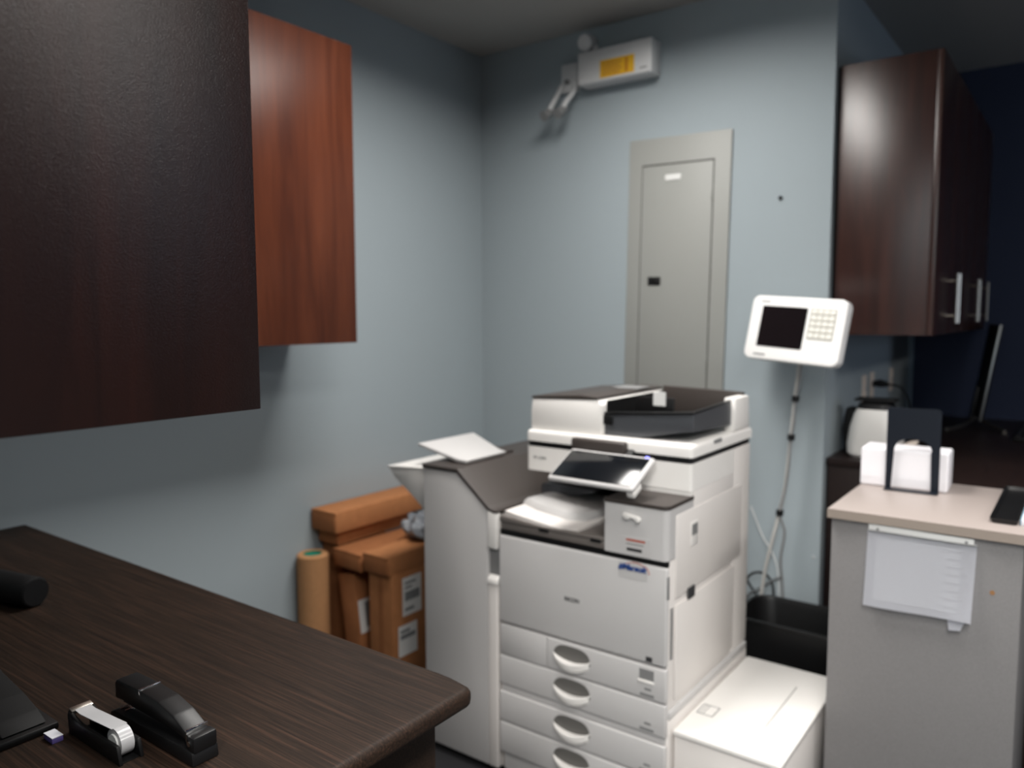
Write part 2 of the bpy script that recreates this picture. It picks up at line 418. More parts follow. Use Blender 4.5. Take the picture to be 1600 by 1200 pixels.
# white tray: wide at front left, stepped higher towards the back
def sheet(outline, zf, thick):
    b = bmesh.new()
    top = [b.verts.new((x, y, zf(x, y))) for x, y in outline]; bot = [b.verts.new((x, y, zf(x, y) - thick)) for x, y in outline]
    b.faces.new(top); b.faces.new(bot[::-1]); n = len(outline)
    for i in range(n): b.faces.new((top[i], bot[i], bot[(i + 1) % n], top[(i + 1) % n]))
    bmesh.ops.recalc_face_normals(b, faces=b.faces); return b
zl = lambda x, y: .899 - .10 * max(0, (x + 1.45)) + 0 * y
o1 = [(-1.496, 1.985), (-1.45, 1.968), (-1.36, 1.962), (-1.27, 1.962), (-1.23, 2.0), (-1.22, 2.12), (-1.25, 2.25), (-1.40, 2.30), (-1.496, 2.24)]
cob('paper_tray', sheet(o1, zl, .012), m_body)
o2 = [(-1.50, 2.09), (-1.42, 2.055), (-1.30, 2.05), (-1.25, 2.09), (-1.235, 2.2), (-1.27, 2.34), (-1.48, 2.35)]
ts = bmesh.new()
rings = []
for sc, dz in ((1.0, -.002), (.97, .012), (.9, .022), (.7, .026)):
    cxm = sum(p[0] for p in o2) / len(o2); cym = sum(p[1] for p in o2) / len(o2)
    rings.append([(cxm + (x - cxm) * sc, cym + (y - cym) * sc, zl(x, y) + dz) for x, y in o2])
loft(rings, ts)
cob('raised_tray', ts, m_front)
cob('tray_stop', box(-1.345, -1.31, cy0 - .003, cy0 + .02, .862, .872, .002), m_black)
cob('tray_stop', box(-1.16, -1.125, cy0 - .003, cy0 + .02, .862, .872, .002), m_black)
br = prism([(-1.50, .905), (-1.50, .945), (-1.49, .952), (-1.30, .952), (-1.29, .945), (-1.36, .925), (-1.44, .905)], 'y', 2.20, 2.4295, .002)
cob('bridge_plate', br, m_smoke)
# scanner unit
cob('scanner_body', box(cx0, cx1 + .001, 2.113, 2.4497, 1.0142, 1.0942, .012, 4, edges=lambda c, d: abs(d.z) > .9 and c.y < 2.2), m_white)
cob('scanner_seam', box(cx0 + .003, cx1 - .002, 2.115, cy1 - .006, 1.0945, 1.1125, .012, 4, edges=frontv), m_black)
lid = cob('scanner_lid', box(cx0, cx1 + .003, 2.11, cy1 + .002, 1.1128, 1.150, .013, 4, edges=lambda c, d: (abs(d.z) > .9 and c.y < 2.2) or c.z > 1.14), m_white)
cob('lid_latch', box(cx1 + .002, cx1 + .006, 2.27, 2.33, 1.135, 1.147, .002), m_grey, lid)
text('model_name', 'MP C3004', .012, m_grey, T, front_at(T, -1.447, 2.1122, 1.058))
cob('panel_hinge', box(-1.31, -1.118, 2.085, 2.1125, 1.10, 1.142, .008, 3), m_dark)
# document feeder on top of the lid
fc = prism([(-1.494, 1.1502), (-1.222, 1.1502), (-1.222, 1.246), (-1.238, 1.262), (-1.488, 1.252), (-1.494, 1.21)], 'y', 2.128, 2.585, .006, 2)
cob('feeder_cover', fc, m_white)
ft = prism([(-1.489, 1.2525), (-1.236, 1.2628), (-1.236, 1.270), (-1.30, 1.274), (-1.489, 1.2605)], 'y', 2.126, 2.588, .003)
cob('feeder_top', ft, m_dark)
tr = prism([(-1.2215, 1.151), (-1.10, 1.151), (-.95, 1.182), (-.924, 1.184), (-.924, 1.236), (-1.05, 1.226), (-1.2215, 1.214)], 'y', 2.145, 2.155, .002)
cob('document_tray_front', tr, m_smoke)
cob('document_tray_rim', prism([(-1.2218, 1.2145), (-1.05, 1.2265), (-.922, 1.2365), (-.922, 1.244), (-1.05, 1.2345), (-1.2218, 1.2235)], 'y', 2.141, 2.157, .002), m_black)
cob('side_rim', prism([(2.1575, 1.2365), (2.44, 1.246), (2.44, 1.253), (2.1575, 1.244)], 'x', -.934, -.922, .002), m_black)
cob('feed_slot', box(-1.2215, -1.19, 2.136, 2.1445, 1.185, 1.2135, .002), m_black)
cob('document_tray', prism([(-1.2215, 1.165), (-1.15, 1.167), (-.97, 1.195), (-.935, 1.20), (-.935, 1.21), (-1.2215, 1.18)], 'y', 2.1555, 2.56), m_blackmatte)
cob('document_tray_back', prism([(-1.2215, 1.165), (-.93, 1.20), (-.93, 1.268), (-1.2215, 1.276)], 'y', 2.5605, 2.585, .003), m_dark)
cob('feeder_inner_side', box(-1.2215, -1.2185, 2.158, 2.56, 1.185, 1.258), m_blackmatte)
cob('tray_end', prism([(2.1555, 1.184), (2.446, 1.172), (2.446, 1.246), (2.1555, 1.236)], 'x', -.9325, -.9245), m_smoke)
cob('hinge_post', prism([(2.445, 1.1502), (2.586, 1.1502), (2.575, 1.258), (2.452, 1.258)], 'x', -.952, -.912, .005), m_white)
cob('document_guide', box(-1.19, -1.06, 2.30, 2.312, 1.18, 1.262, .002), m_black)
cob('instruction_label', box(-1.127, -1.085, 2.294, 2.2995, 1.236, 1.280), m_label)
cob('grey_plate', box(-1.34, -1.24, 2.40, 2.50, 1.2725, 1.277, .003), m_grey)  # flat grey plate on the feeder top
# touch screen, tilted back
E1 = Vector((-1.17, 1.93, 1.035)); tilt = R(26)
pm = Matrix.Translation(Vector((-1.148, 1.992, 1.073))) @ Matrix.Rotation(R(-1.5), 4, 'Z') @ Matrix.Rotation(R(27), 4, 'X')
sp = cob('touch_screen_case', box(-.146, .146, -.074, .080, -.012, .006, .009, 3, mat4=pm), m_front)
cob('touch_screen', box(-.135, .135, -.064, .066, .0062, .0085, .002, mat4=pm), m_screen, sp)
cob('status_light', box(.116, .128, .071, .077, .006, .008, .001, mat4=pm), m_led, sp)
cob('screen_arm', box(-.05, .05, -.02, .14, -.04, -.0125, .006, mat4=pm), m_black, sp)
cob('screen_foot', box(.118, .144, -.07, -.02, -.032, -.0125, .005, mat4=pm), m_white, sp)
# details on the right side
def side_seam(pts, w=.0016):
    b = nb()
    for (y0, z0), (y1, z1) in zip(pts[:-1], pts[1:]):
        if abs(y1 - y0) > abs(z1 - z0): box(cx1 + .0005, cx1 + .0016, min(y0, y1), max(y0, y1), z0 - w, z0 + w, bm=b)
        else: box(cx1 + .0005, cx1 + .0016, y0 - w, y0 + w, min(z0, z1), max(z0, z1), bm=b)
    return b
cob('side_door', box(cx1 + .0002, cx1 + .005, 2.01, 2.46, .425, .705, .003), m_body)
cob('side_door', box(cx1 + .0002, cx1 + .004, 2.01, 2.52, .725, .965, .003), m_body)
lt = cob('side_latch', box(cx1 + .004, cx1 + .006, 2.105, 2.155, .853, .925, .001), m_white)
cob('latch_pocket', box(cx1 + .006, cx1 + .0066, 2.11, 2.15, .885, .918), m_grey, lt)
cob('socket_cover', box(cx1 + .0045, cx1 + .0085, 2.088, 2.135, .700, .733, .001), m_printdk)
vg = nb()
for k in range(16): box(cx1 + .0005, cx1 + .003, 1.982, 1.998, .555 + k * .0095, .560 + k * .0095, bm=vg)
cob('side_vent', vg, m_grey)
cob('door_grip', box(cx1 - .004, cx1 + .0022, 1.962, 1.972, .735, .80, .001), m_grey)

# ---- side paper feeder low on the right
t = thing('paper_feed_unit', 'low white paper feed unit standing against the right side of the photocopier', 'paper feeder', (-.75, 2.25, 0))
obj('housing', box(-.9, -.597, 1.99, 2.583, .02, .332, .006), m_body, t)
obj('top_cover', box(-.902, -.594, 1.985, 2.586, .3325, .352, .006, 3), m_white, t)
obj('lid_seam', box(-.6935, -.6915, 2.15, 2.452, .3517, .3526), m_seam, t)
b = nb()
for seg in ((-.886, -.836, 2.1765, 2.1795), (-.886, -.836, 2.116, 2.119), (-.887, -.884, 2.116, 2.179), (-.839, -.836, 2.116, 2.179), (-.868, -.866, 2.116, 2.179), (-.877, -.875, 2.116, 2.179)):
    box(seg[0], seg[1], seg[2], seg[3], .3517, .3526, bm=b)
obj('paper_mark', b, m_grey, t)
for x in (-.87, -.63):
    for y in (2.05, 2.52): obj('foot', box(x - .02, x + .02, y - .02, y + .02, 0, .0195, .003), m_black, t)

# ---- finisher on the left of the copier
F = thing('finisher', 'tall grey finisher with a sloping dark top joined to the left of the photocopier', 'finisher', (-1.67, 2.28, 0))
fx0, fx1 = -1.829, -1.506
obj('housing', prism([(fx0, .03), (fx1, .03), (fx1, .875), (-1.535, .885), (-1.675, .998), (fx0, .998)], 'y', cy0 + .02, cy1, .003), m_body, F)
fdn = obj('door', prism([(fx0, .03), (-1.548, .03), (-1.548, .898), (-1.676, 1.005), (fx0, 1.005)], 'y', cy0, cy0 + .0195, .004, 3), m_front, F)
obj('corner_strip', prism([(-1.5475, .772), (-1.507, .772), (-1.507, .893), (-1.522, .893), (-1.5475, .897)], 'y', cy0 - .004, cy0 + .0195, .006, 3), m_white, F)
obj('grip_pocket', box(-1.553, -1.507, cy0 + .012, cy0 + .0195, .672, .7715), m_grey, F)
obj('grip_scoop', prism([(cy0 - .006, .655), (cy0 + .0195, .655), (cy0 + .0195, .687), (cy0 + .004, .680), (cy0 - .004, .671)], 'x', -1.5475, -1.505, .003), m_white, F)
obj('corner_post', box(-1.5475, -1.507, cy0 - .002, cy0 + .0195, .03, .6545, .006, 3), m_body, F)
cv = prism([(fx0 - .002, 1.0055), (-1.676, 1.0055), (-1.546, .898), (-1.520, .890), (-1.506, .893), (-1.506, .902), (-1.519, .901), (-1.540, .909), (-1.672, 1.0195), (fx0 - .002, 1.0195)], 'y', cy0 - .004, cy1 + .002, .003)
obj('top_cover', cv, m_dark, F)
tp = prism([(-1.695, 1.022), (-1.74, 1.024), (-1.915, 1.062), (-1.925, 1.069), (-1.915, 1.073), (-1.735, 1.036), (-1.69, 1.034)], 'y', 2.03, 2.34, .003)
for v in tp.verts:
    if v.co.y > 2.2: v.co.y -= max(0, v.co.x + 1.90) * .42
obj('upper_tray', tp, m_front, F)
obj('tray_bracket', prism([(-1.8, 1.02), (-1.71, 1.02), (-1.71, 1.028), (-1.8, 1.036)], 'y', 2.06, 2.32), m_dark, F)
lt_ = [(-2.035, .975), (-1.832, .992), (-1.832, .80)] + [(-1.832 - .20 * (k / 8), .80 + .155 * (k / 8) ** .75 + .0) for k in range(1, 8)]
obj('lower_tray', prism(lt_, 'y', 2.0, 2.40, .004, 2), m_white, F)
obj('lower_tray_surface', prism([(-2.04, .9755), (-1.832, .9925), (-1.832, .998), (-2.04, .983)], 'y', 1.996, 2.404, .002), m_white, F)
obj('rear_hood', box(-1.60, -1.506, 2.36, 2.59, 1.025, 1.05, .004), m_dark, F)
obj('rear_riser', box(-1.62, -1.506, 2.40, 2.58, .9, 1.0245, .003), m_body, F)

# ================================================================ parcels by the left wall
def carton(label, x0, x1, y0, y1, z0, z1, m=m_card, rot=0, labels=(), tape=None, group='cardboard cartons piled by the wall', flap=False, tilt=0):
    c = Vector(((x0 + x1) / 2, (y0 + y1) / 2, z0))
    t = thing('cardboard_box', label, 'box', c, (0, tilt, rot), group)
    hx, hy, h = (x1 - x0) / 2, (y1 - y0) / 2, z1 - z0
    obj('carton_body', box(-hx, hx, -hy, hy, 0, h, .003, 2), m, t, local=True)
    for (ya, yb, za, zb, prints) in labels:
        l = obj('shipping_label', box(hx - .0003, hx + .0012, ya - c.y, yb - c.y, za - z0, zb - z0), m_label, t, local=True)
        for (p, q, r_, s_) in prints:
            yl = ya + (yb - ya) * p - c.y; yh = ya + (yb - ya) * q - c.y; zl_ = za + (zb - za) * r_ - z0; zh = za + (zb - za) * s_ - z0
            obj('label_print', box(hx + .001, hx + .0018, yl, yh, zl_, zh), m_print, l, local=True)
    if tape == 'front':
        obj('parcel_tape', box(-.012, .012, -hy - .0008, -hy + .0005, .005, h - .005), m_card2, t, local=True)
    if tape == 'top':
        obj('parcel_tape', box(-.014, .014, -hy + .002, hy - .002, h - .0005, h + .0008), m_card2, t, local=True)
    if flap:
        obj('end_flap', box(-hx + .004, hx - .004, -hy - .004, -hy + .0005, .006, h - .006, .001), m_card2, t, local=True)
        obj('flap_edge', box(-hx, hx, -hy - .005, -hy + .0002, h - .006, h, .001), m, t, local=True)
    return t
bars = ((.12, .9, .38, .62), (.12, .5, .7, .76), (.12, .7, .82, .88), (.12, .6, .12, .2))
carton('upright tall cardboard box with two white shipping labels, beside the grey finisher', -2.262, -2.132, 2.1, 2.40, 0, .518, m_card,
       labels=((2.155, 2.262, .34, .495, bars), (2.13, 2.235, .18, .305, ((.1, .9, .55, .7), (.1, .6, .75, .85)))), tape='front')
carton('narrow upright cardboard box with one small white label, standing between paper roll and tall box', -2.380, -2.292, 2.1, 2.40, 0, .478, m_card2,
       labels=((2.11, 2.185, .235, .37, ((.45, .85, .15, .9),)),), tilt=R(-7.5))
carton('short cardboard box resting on top of the tall labelled box', -2.275, -2.135, 2.085, 2.40, .5185, .595, m_card, flap=True)
carton('long cardboard box in the middle of the pile, left of the short box', -2.45, -2.285, 2.09, 2.55, .505, .578, m_card2, rot=R(-2), tape='top', flap=True)
carton('upright cardboard box mostly hidden behind the paper roll and other boxes', -2.585, -2.47, 2.14, 2.40, 0, .5745, m_card2)
carton('open-ended cardboard box directly under the topmost box, against the left wall', -2.583, -2.462, 2.12, 2.55, .579, .640, m_card, flap=True)
carton('topmost long cardboard box of the pile, lying against the left wall', -2.583, -2.432, 2.085, 2.75, .6405, .727, m_card, flap=True)
# grey plastic wrap on the pile
wr = bmesh.new(); bmesh.ops.create_icosphere(wr, subdivisions=4, radius=1)
for v in wr.verts:
    n = 1 + .12 * math.sin(9 * v.co.x + 3 * v.co.z) + .1 * math.sin(11 * v.co.y - 5 * v.co.x)
    v.co = Vector((-2.215 + v.co.x * .10 * n, 2.40 + v.co.y * .10 * n, .5958 + max(0, v.co.z + .8) * .052 * n))
tag(obj('plastic_bag', wr, m_bubble), 'crumpled grey plastic bag lying on the cardboard boxes beside the finisher', 'bag')
# paper roll
t = thing('paper_roll', 'upright roll of brown kraft paper with a green core on the floor by the wall', 'paper roll', (-2.522, 2.035, 0))
ro, ri = .064, .038
prof = [(ri, 0), (ro - .004, 0), (ro, .004), (ro, .552), (ro - .006, .558), (ri, .558), (ri, 0)]
b = bmesh.new(); N = 40
rr = [[b.verts.new((r_ * math.cos(2 * math.pi * k / N), r_ * math.sin(2 * math.pi * k / N), z)) for k in range(N)] for r_, z in prof[:-1]]
for i in range(len(rr)):
    a, c = rr[i], rr[(i + 1) % len(rr)]
    for k in range(N): b.faces.new((a[k], a[(k + 1) % N], c[(k + 1) % N], c[k]))
bmesh.ops.recalc_face_normals(b, faces=b.faces)
obj('paper', b, m_kraft, t, local=True)
b = loft([[(r_ * math.cos(2 * math.pi * k / N), r_ * math.sin(2 * math.pi * k / N), z) for k in range(N)] for r_, z in ((ri - .0003, .002), (ri - .0003, .5565), (ri - .004, .5565), (ri - .004, .551))], cap0=True, cap1=True)
obj('core', b, m_green, t, label='green core', local=True)

# ================================================================ back wall: breaker panel, emergency light, lamp head, marks
P = thing('breaker_panel', 'tall grey electrical breaker panel set in the back wall above the photocopier', 'electrical panel', (-1.505, YB, 1.0), (0, R(1.0), 0))
obj('panel_frame', box(-.239, .239, -.014, -.0005, 0, 1.305, .003), m_panel, P, local=True)
dr = obj('panel_door', box(-.168, .163, -.0175, -.0142, .08, 1.183, .0015), m_panel, P, local=True)
b = nb()
for (xa, xb, za, zb) in ((-.172, .167, 1.183, 1.19), (-.172, -.168, .08, 1.183), (.163, .167, .08, 1.183)):
    box(xa, xb, -.0152, -.0138, za, zb, bm=b)
obj('door_gap', b, m_seam, P, local=True)
lb = obj('door_latch', box(-.128, -.066, -.021, -.0172, .657, .695, .002), m_black, dr, local=True)
obj('latch_key', box(-.105, -.09, -.0225, -.0208, .666, .686, .001), m_blackmatte, lb, local=True)
obj('name_plate', box(-.057, .017, -.0192, -.0173, 1.115, 1.142, .004), m_label, dr, local=True)
obj('door_hinge', box(.158, .165, -.022, -.0172, 1.02, 1.065, .001), m_panel, dr, local=True)
obj('door_hinge', box(.158, .165, -.022, -.0172, .32, .365, .001), m_panel, dr, local=True)

E = thing('emergency_light', 'white emergency light box with a yellow sticker high on the back wall', 'emergency light', (-1.76, 3.2, 2.57))
obj('housing', box(-1.948, -1.578, 3.15, YB - .001, 2.572, 2.717, .006), m_fixture, E)
ys_ = obj('warning_sticker', box(-1.83, -1.66, 3.1485, 3.1502, 2.585, 2.66), m_yellow, E)
obj('sticker_print', box(-1.705, -1.69, 3.1478, 3.149, 2.592, 2.652), mat('orange_print', (204, 130, 24), .6), ys_)
for k in range(4): obj('sticker_print', box(-1.82, -1.73 + .01 * (k % 2), 3.1478, 3.149, 2.597 + k * .015, 2.601 + k * .015), m_red, ys_)
obj('maker_mark', box(-1.632, -1.598, 3.1488, 3.1502, 2.592, 2.598), m_grey, E)
hd = tube([(-1.885, 3.2, 2.7175), (-1.885, 3.2, 2.75)], .014, 12)
obj('lamp_neck', hd, m_fixture, E)
lh = tube([(-1.91, 3.215, 2.775), (-1.912, 3.18, 2.765), (-1.914, 3.15, 2.757)], [.028, .036, .036], 20)
obj('lamp_head', lh, m_fixture, E)
# remote lamp
L = thing('remote_lamp', 'small white twin-arm remote lamp on the back wall left of the emergency light', 'lamp', (-2.03, YB, 2.5))
obj('wall_plate', box(-2.082, -1.994, YB - .03, YB - .001, 2.575, 2.705, .005), m_fixture, L)
obj('knob', tube([(-2.045, YB - .03, 2.62), (-2.045, YB - .042, 2.62)], .012, 14), m_grey, L)
for s in (-1, 1):
    xo = -2.038 + s * .038
    arm = tube(catmull([(xo, YB - .03, 2.61), (xo + s * .006, YB - .06, 2.56), (xo - .008, YB - .10, 2.51), (xo - .012, YB - .12, 2.48)], 5), .012, 10)
    a = obj('arm', arm, m_fixture, L)
    hd = tube([(xo - .012, YB - .10, 2.485), (xo - .016, YB - .125, 2.465), (xo - .022, YB - .155, 2.448)], [.014, .02, .024], 16)
    obj('lamp_head', hd, m_grey, a)
an = tag(obj('wall_anchor', tube([(-1.042, YB - .006, 2.0), (-1.038, YB + .002, 1.996)], .008, 10), m_black), 'small dark wall anchor in the bare grey wall right of the breaker panel', 'wall anchor')

# ================================================================ card terminal on its thin pole
K = thing('card_terminal', 'white card terminal with dark screen and keypad on a thin pole by the wall', 'terminal', (-.905, 3.05, 1.466), (R(-11), R(3.9), R(-12)))
W2, H2 = .385 / 2, .250 / 2
TM = Matrix.LocRotScale(K.location, K.rotation_euler, None)
def rp(pts, y0, y1, bev, seg=3): return prism(pts, 'y', y0, y1, bev, seg)
hs = obj('housing', rp(rrect(0, 0, W2, H2, .028, 5), -.02, .025, .008), m_terminal, K, local=True)
obj('screen', rp(rrect(-.050, .006, .094, .080, .003, 2), -.0225, -.0195, .0008, 1), m_screen, K, local=True)
kb = nb()
for r_ in range(5):
    for c_ in range(4):
        x = .072 + c_ * .0235; z = .072 - r_ * .0225
        box(x - .0095, x + .0095, -.0245, -.0195, z - .0085, z + .0085, .002, bm=kb)
obj('keypad', kb, m_key, K, local=True)
obj('keypad_tray', rp(rrect(.107, .027, .052, .060,   .004, 2), -.0208, -.0198, .0003, 1), m_padgrey, K, local=True)
obj('brand_mark', box(-.155, -.115, -.0206, -.0197, .099, .105), m_grey, K, local=True)
obj('brand_mark', box(-.15, -.1, -.0206, -.0197, -.11, -.103), m_grey, K, local=True)
inv = TM.inverted()
pole_pts = [(-.895, 3.085, 1.46), (-.902, 3.10, 1.36), (-.919, 3.11, 1.20), (-.934, 3.12, 1.04), (-.950, 3.12, .85), (-.968, 3.11, .735), (-.993, 3.10, .606), (-1.02, 3.10, .46), (-1.045, 3.10, .2), (-1.05, 3.10, .004)]
b = tube(catmull(pole_pts, 5), .007, 10); bmesh.ops.transform(b, matrix=inv, verts=b.verts)
pl = obj('pole', b, m_pole, K, local=True)
b = tube([(-1.05, 3.10, 0), (-1.05, 3.10, .006)], .05, 20); bmesh.ops.transform(b, matrix=inv, verts=b.verts)
obj('pole_foot', b, m_alu, K, local=True)
cb_pts = [(-.885, 3.085, 1.40), (-.896, 3.092, 1.30), (-.915, 3.10, 1.19), (-.920, 3.105, 1.10), (-.932, 3.112, 1.03), (-.936, 3.11, .93), (-.948, 3.11, .83), (-.963, 3.10, .735), (-.945, 3.11, .66), (-.958, 3.11, .55), (-.952, 3.12, .45), (-.945, 3.13, .30), (-.94, 3.14, .01)]
b = tube(catmull(cb_pts, 5), .005, 8); bmesh.ops.transform(b, matrix=inv, verts=b.verts)
obj('cable', b, m_grey, K, local=True)
for p in ((-.916, 3.104, 1.20), (-.932, 3.115, 1.045), (-.966, 3.107, .738)):
    b = tube([(p[0], p[1], p[2] - .011), (p[0] + .002, p[1], p[2] + .011)], .0145, 12); bmesh.ops.transform(b, matrix=inv, verts=b.verts)
    obj('cable_tie', b, m_black, K, local=True)
b = tube([(-.89, 3.08, 1.47), (-.88, YB - .002, 1.47)], .012, 12); bmesh.ops.transform(b, matrix=inv, verts=b.verts)
obj('wall_arm', b, m_alu, K, local=True)
tag(obj('wall_chip', tube([(-.868, YB - .0015, .537), (-.866, YB + .0005, .538)], .007, 8), m_label), 'small white chip in the grey wall paint above the black bin', 'paint chip')
c1 = tube(catmull([(-1.12, 3.215, .72), (-1.07, 3.22, .60), (-1.03, 3.22, .54), (-1.0, 3.215, .46), (-.99, 3.21, .30), (-1.0, 3.21, .01)], 5), .0022, 8)
tag(obj('cable', c1, m_label), 'thin pale cable drooping along the back wall behind the photocopier', 'cable')
loop = [(-1.07 + .06 * math.cos(a) * (1 + .1 * k / 20), 3.19 + .012 * math.sin(2 * a), .36 + .09 * math.sin(a)) for k, a in ((k, R(200 - k * 22)) for k in range(20))]
c2 = tube(catmull(loop + [(-1.0, 3.2, .2), (-1.0, 3.2, .006)], 3), .005, 8)
tag(obj('power_cable', c2, m_blackmatte), 'coiled black power cord hanging by the wall behind the black bin', 'cord')
c3 = tube(catmull([(-.965, 3.17, .455), (-1.01, 3.165, .43), (-1.06, 3.16, .385), (-1.11, 3.16, .34), (-1.14, 3.16, .2), (-1.15, 3.16, .008)], 5), .006, 8)
tag(obj('cable', c3, m_alu), 'thick light grey cable bending down beside the foot of the thin pole', 'cable')

# waste bin
B = thing('waste_bin', 'black plastic waste bin behind the white paper feed unit', 'bin', (-.8, 2.835, 0))
rg = []
for (hx, hy, z) in ((.165, .105, 0), (.17, .11, .004), (.198, .138, .425), (.205, .145, .43), (.205, .145, .44), (.196, .136, .44), (.190, .130, .42), (.16, .10, .012)):
    rg.append([(x, y, z) for x, y in rrect(0, 0, hx, hy, .07, 6)])
obj('bin_body', loft(rg, cap0=True, cap1=True), m_black, B, local=True)

# ================================================================ grey counter on the right
G = thing('counter', 'light grey laminate counter with a sheet of paper hung on its front, at the right', 'counter', (-.34, 2.58, 0))
obj('body', box(-.568, -.107, 2.303, 2.84, 0, .952, .002), m_greylam, G)
tp = obj('counter_top', box(-.577, -.055, 2.29, 2.858, .9525, .98, .003), m_greytop, G)
obj('edge_band', box(-.5775, -.0545, 2.2885, 2.2898, .9535, .979), m_edge, G)
obj('stain', tube([(-.17, 2.3032, .815), (-.17, 2.3022, .815)], .006, 12), mat('brown_stain', (150, 110, 70), .8), G)
# hung paper
pt = thing('notice_sheet', 'white sheet of paper hung from a clear strip on the grey counter front', 'paper', (-.34, 2.30, .72))
b = bmesh.new(); nx, nz = 14, 14; V = []
def pp(u, v, lift=0.0):
    x = -.470 + .262 * u; z = .934 + .001 * u - v * (.213 - .009 * u)
    y = 2.2975 - .012 * v - .010 * v * v * u - .003 * math.sin(u * 7) * v - .010 * (1 - v) * 0 - lift
    return Vector((x - .004 * v, y, z))
for i in range(nx + 1): V.append([b.verts.new(pp(i / nx, j / nz)) for j in range(nz + 1)])
for i in range(nx):
    for j in range(nz): b.faces.new((V[i][j], V[i][j + 1], V[i + 1][j + 1], V[i + 1][j]))
bmesh.ops.solidify(b, geom=b.faces[:], thickness=.0006)
obj('sheet', b, m_paper, pt)
b = nb()
for k in range(24):
    v = .10 + k * .034; p0 = pp(.09, v, .0012); p1 = pp(.88 - .12 * (k % 3 == 1), v, .0012)
    bb = bmesh.new(); n = 10; rows = []
    for i in range(n + 1):
        u = .09 + (.78 - .12 * (k % 3 == 1)) * i / n; q = pp(u, v, .0009)
        rows.append((bb.verts.new(q), bb.verts.new(q + Vector((0, 0, -.0022)))))
    for i in range(n): bb.faces.new((rows[i][0], rows[i][1], rows[i + 1][1], rows[i + 1][0]))
    merge(b, bb)
obj('printed_lines', b, mat('pale_print', (214, 215, 221), .8), pt)
obj('hanging_strip', prism([(-.468, .932), (-.215, .931), (-.215, .948), (-.455, .951), (-.468, .950)], 'y', 2.2945, 2.2965, .0005), m_label, pt)
obj('strip_wire', tube([(-.468, 2.2935, .9335), (-.205, 2.2935, .9325)], .0018, 8), m_grey, pt)
for x in (-.445, -.232): obj('pin', tube([(x, 2.2935, .938), (x, 2.3, .938)], .004, 10), m_grey, pt)
b = bmesh.new(); q = [(-.270, 2.297, .74), (-.222, 2.297, .74), (-.236, 2.288, .702), (-.262, 2.284, .700)]
vs = [b.verts.new(p) for p in q]; b.faces.new(vs); bmesh.ops.solidify(b, geom=b.faces[:], thickness=.0006)
obj('under_sheet', b, m_paper, pt)

# bookend, white box, tray, papers on the counter
ang = R(2.0)
k_ = thing('bookend', 'black steel bookend with an arched opening, standing in front of the white box', 'bookend', (-.425, 2.665, .98), (0, 0, ang))
hw = .075
outer = [(-hw, .0), (-hw, .25), (-hw + .008, .258), (hw - .008, .258), (hw, .25), (hw, 0)]
arch = [(hw - .022, 0), (hw - .025, .12)] + [(.053 * math.cos(R(a)) * 1.0, .118 + .045 * math.sin(R(a)) ** .7) for a in range(10, 171, 16)] + [(-hw + .022, .12), (-hw + .016, 0)]
obj('plate', prism(outer + arch, 'y', -.0015, .0015, .0003, 1), m_bookend, k_, local=True)
obj('foot_plate', box(-hw, hw, -.035, -.0016, 0, .004, .001), m_bookend, k_, local=True)
bx = thing('white_box', 'white cardboard box behind the black bookend on the grey counter', 'box', (-.455, 2.745, .98), (0, 0, R(2)))
b = box(-.125, .125, -.065, .065, 0, .122, .008, 3)
obj('carton_body', b, m_boxwhite, bx, local=True)
obj('lid_flap', box(-.121, .121, -.0655, -.0652, .03, .118, 0), m_boxwhite, bx, local=True)
ty = thing('pen_tray', 'narrow black tray along the right end of the grey counter top', 'tray', (-.158, 2.61, .98))
rg = []
for (hx, hy, z) in ((.028, .232, 0), (.033, .238, .014), (.0295, .2345, .014), (.026, .23, .004)): rg.append([(x, y, z) for x, y in rrect(0, 0, hx, hy, .008, 3)])
obj('tray_body', loft(rg), m_black, ty, local=True)
pb = thing('paper_pad', 'white pad with a pale blue edge at the far right of the grey counter', 'paper pad', (-.09, 2.61, .98))
obj('sheets', box(-.031, .031, -.22, .22, 0, .014, .001), m_paper, pb, local=True)
obj('cover_edge', box(-.0325, -.0313, -.22, .22, 0, .015), mat('pale_blue_card', (110, 170, 196), .5), pb, local=True)

# ================================================================ recess counter and what stands on it
Dk = thing('dark_counter', 'dark wood counter in the recess behind the grey counter', 'counter', (-.4, 4.1, 0))
obj('counter_top', prism([(XR + .003, 3.283), (-.52, 3.283), (-.52, 2.865), (.15, 2.865), (.15, YF - .004), (XR + .003, YF - .004)], 'z', .918, .948, .002), m_dkcounter, Dk)
obj('end_panel', box(XR + .006, -.53, 3.29, 3.31, 0, .9175, .001), m_dkcounter, Dk)
obj('front_panel', box(-.51, .13, 2.875, 2.895, 0, .9175, .001), m_dkcounter, Dk)
obj('side_panel', box(-.53, -.511, 2.875, 3.2895, 0, .9175, .001), m_dkcounter, Dk)

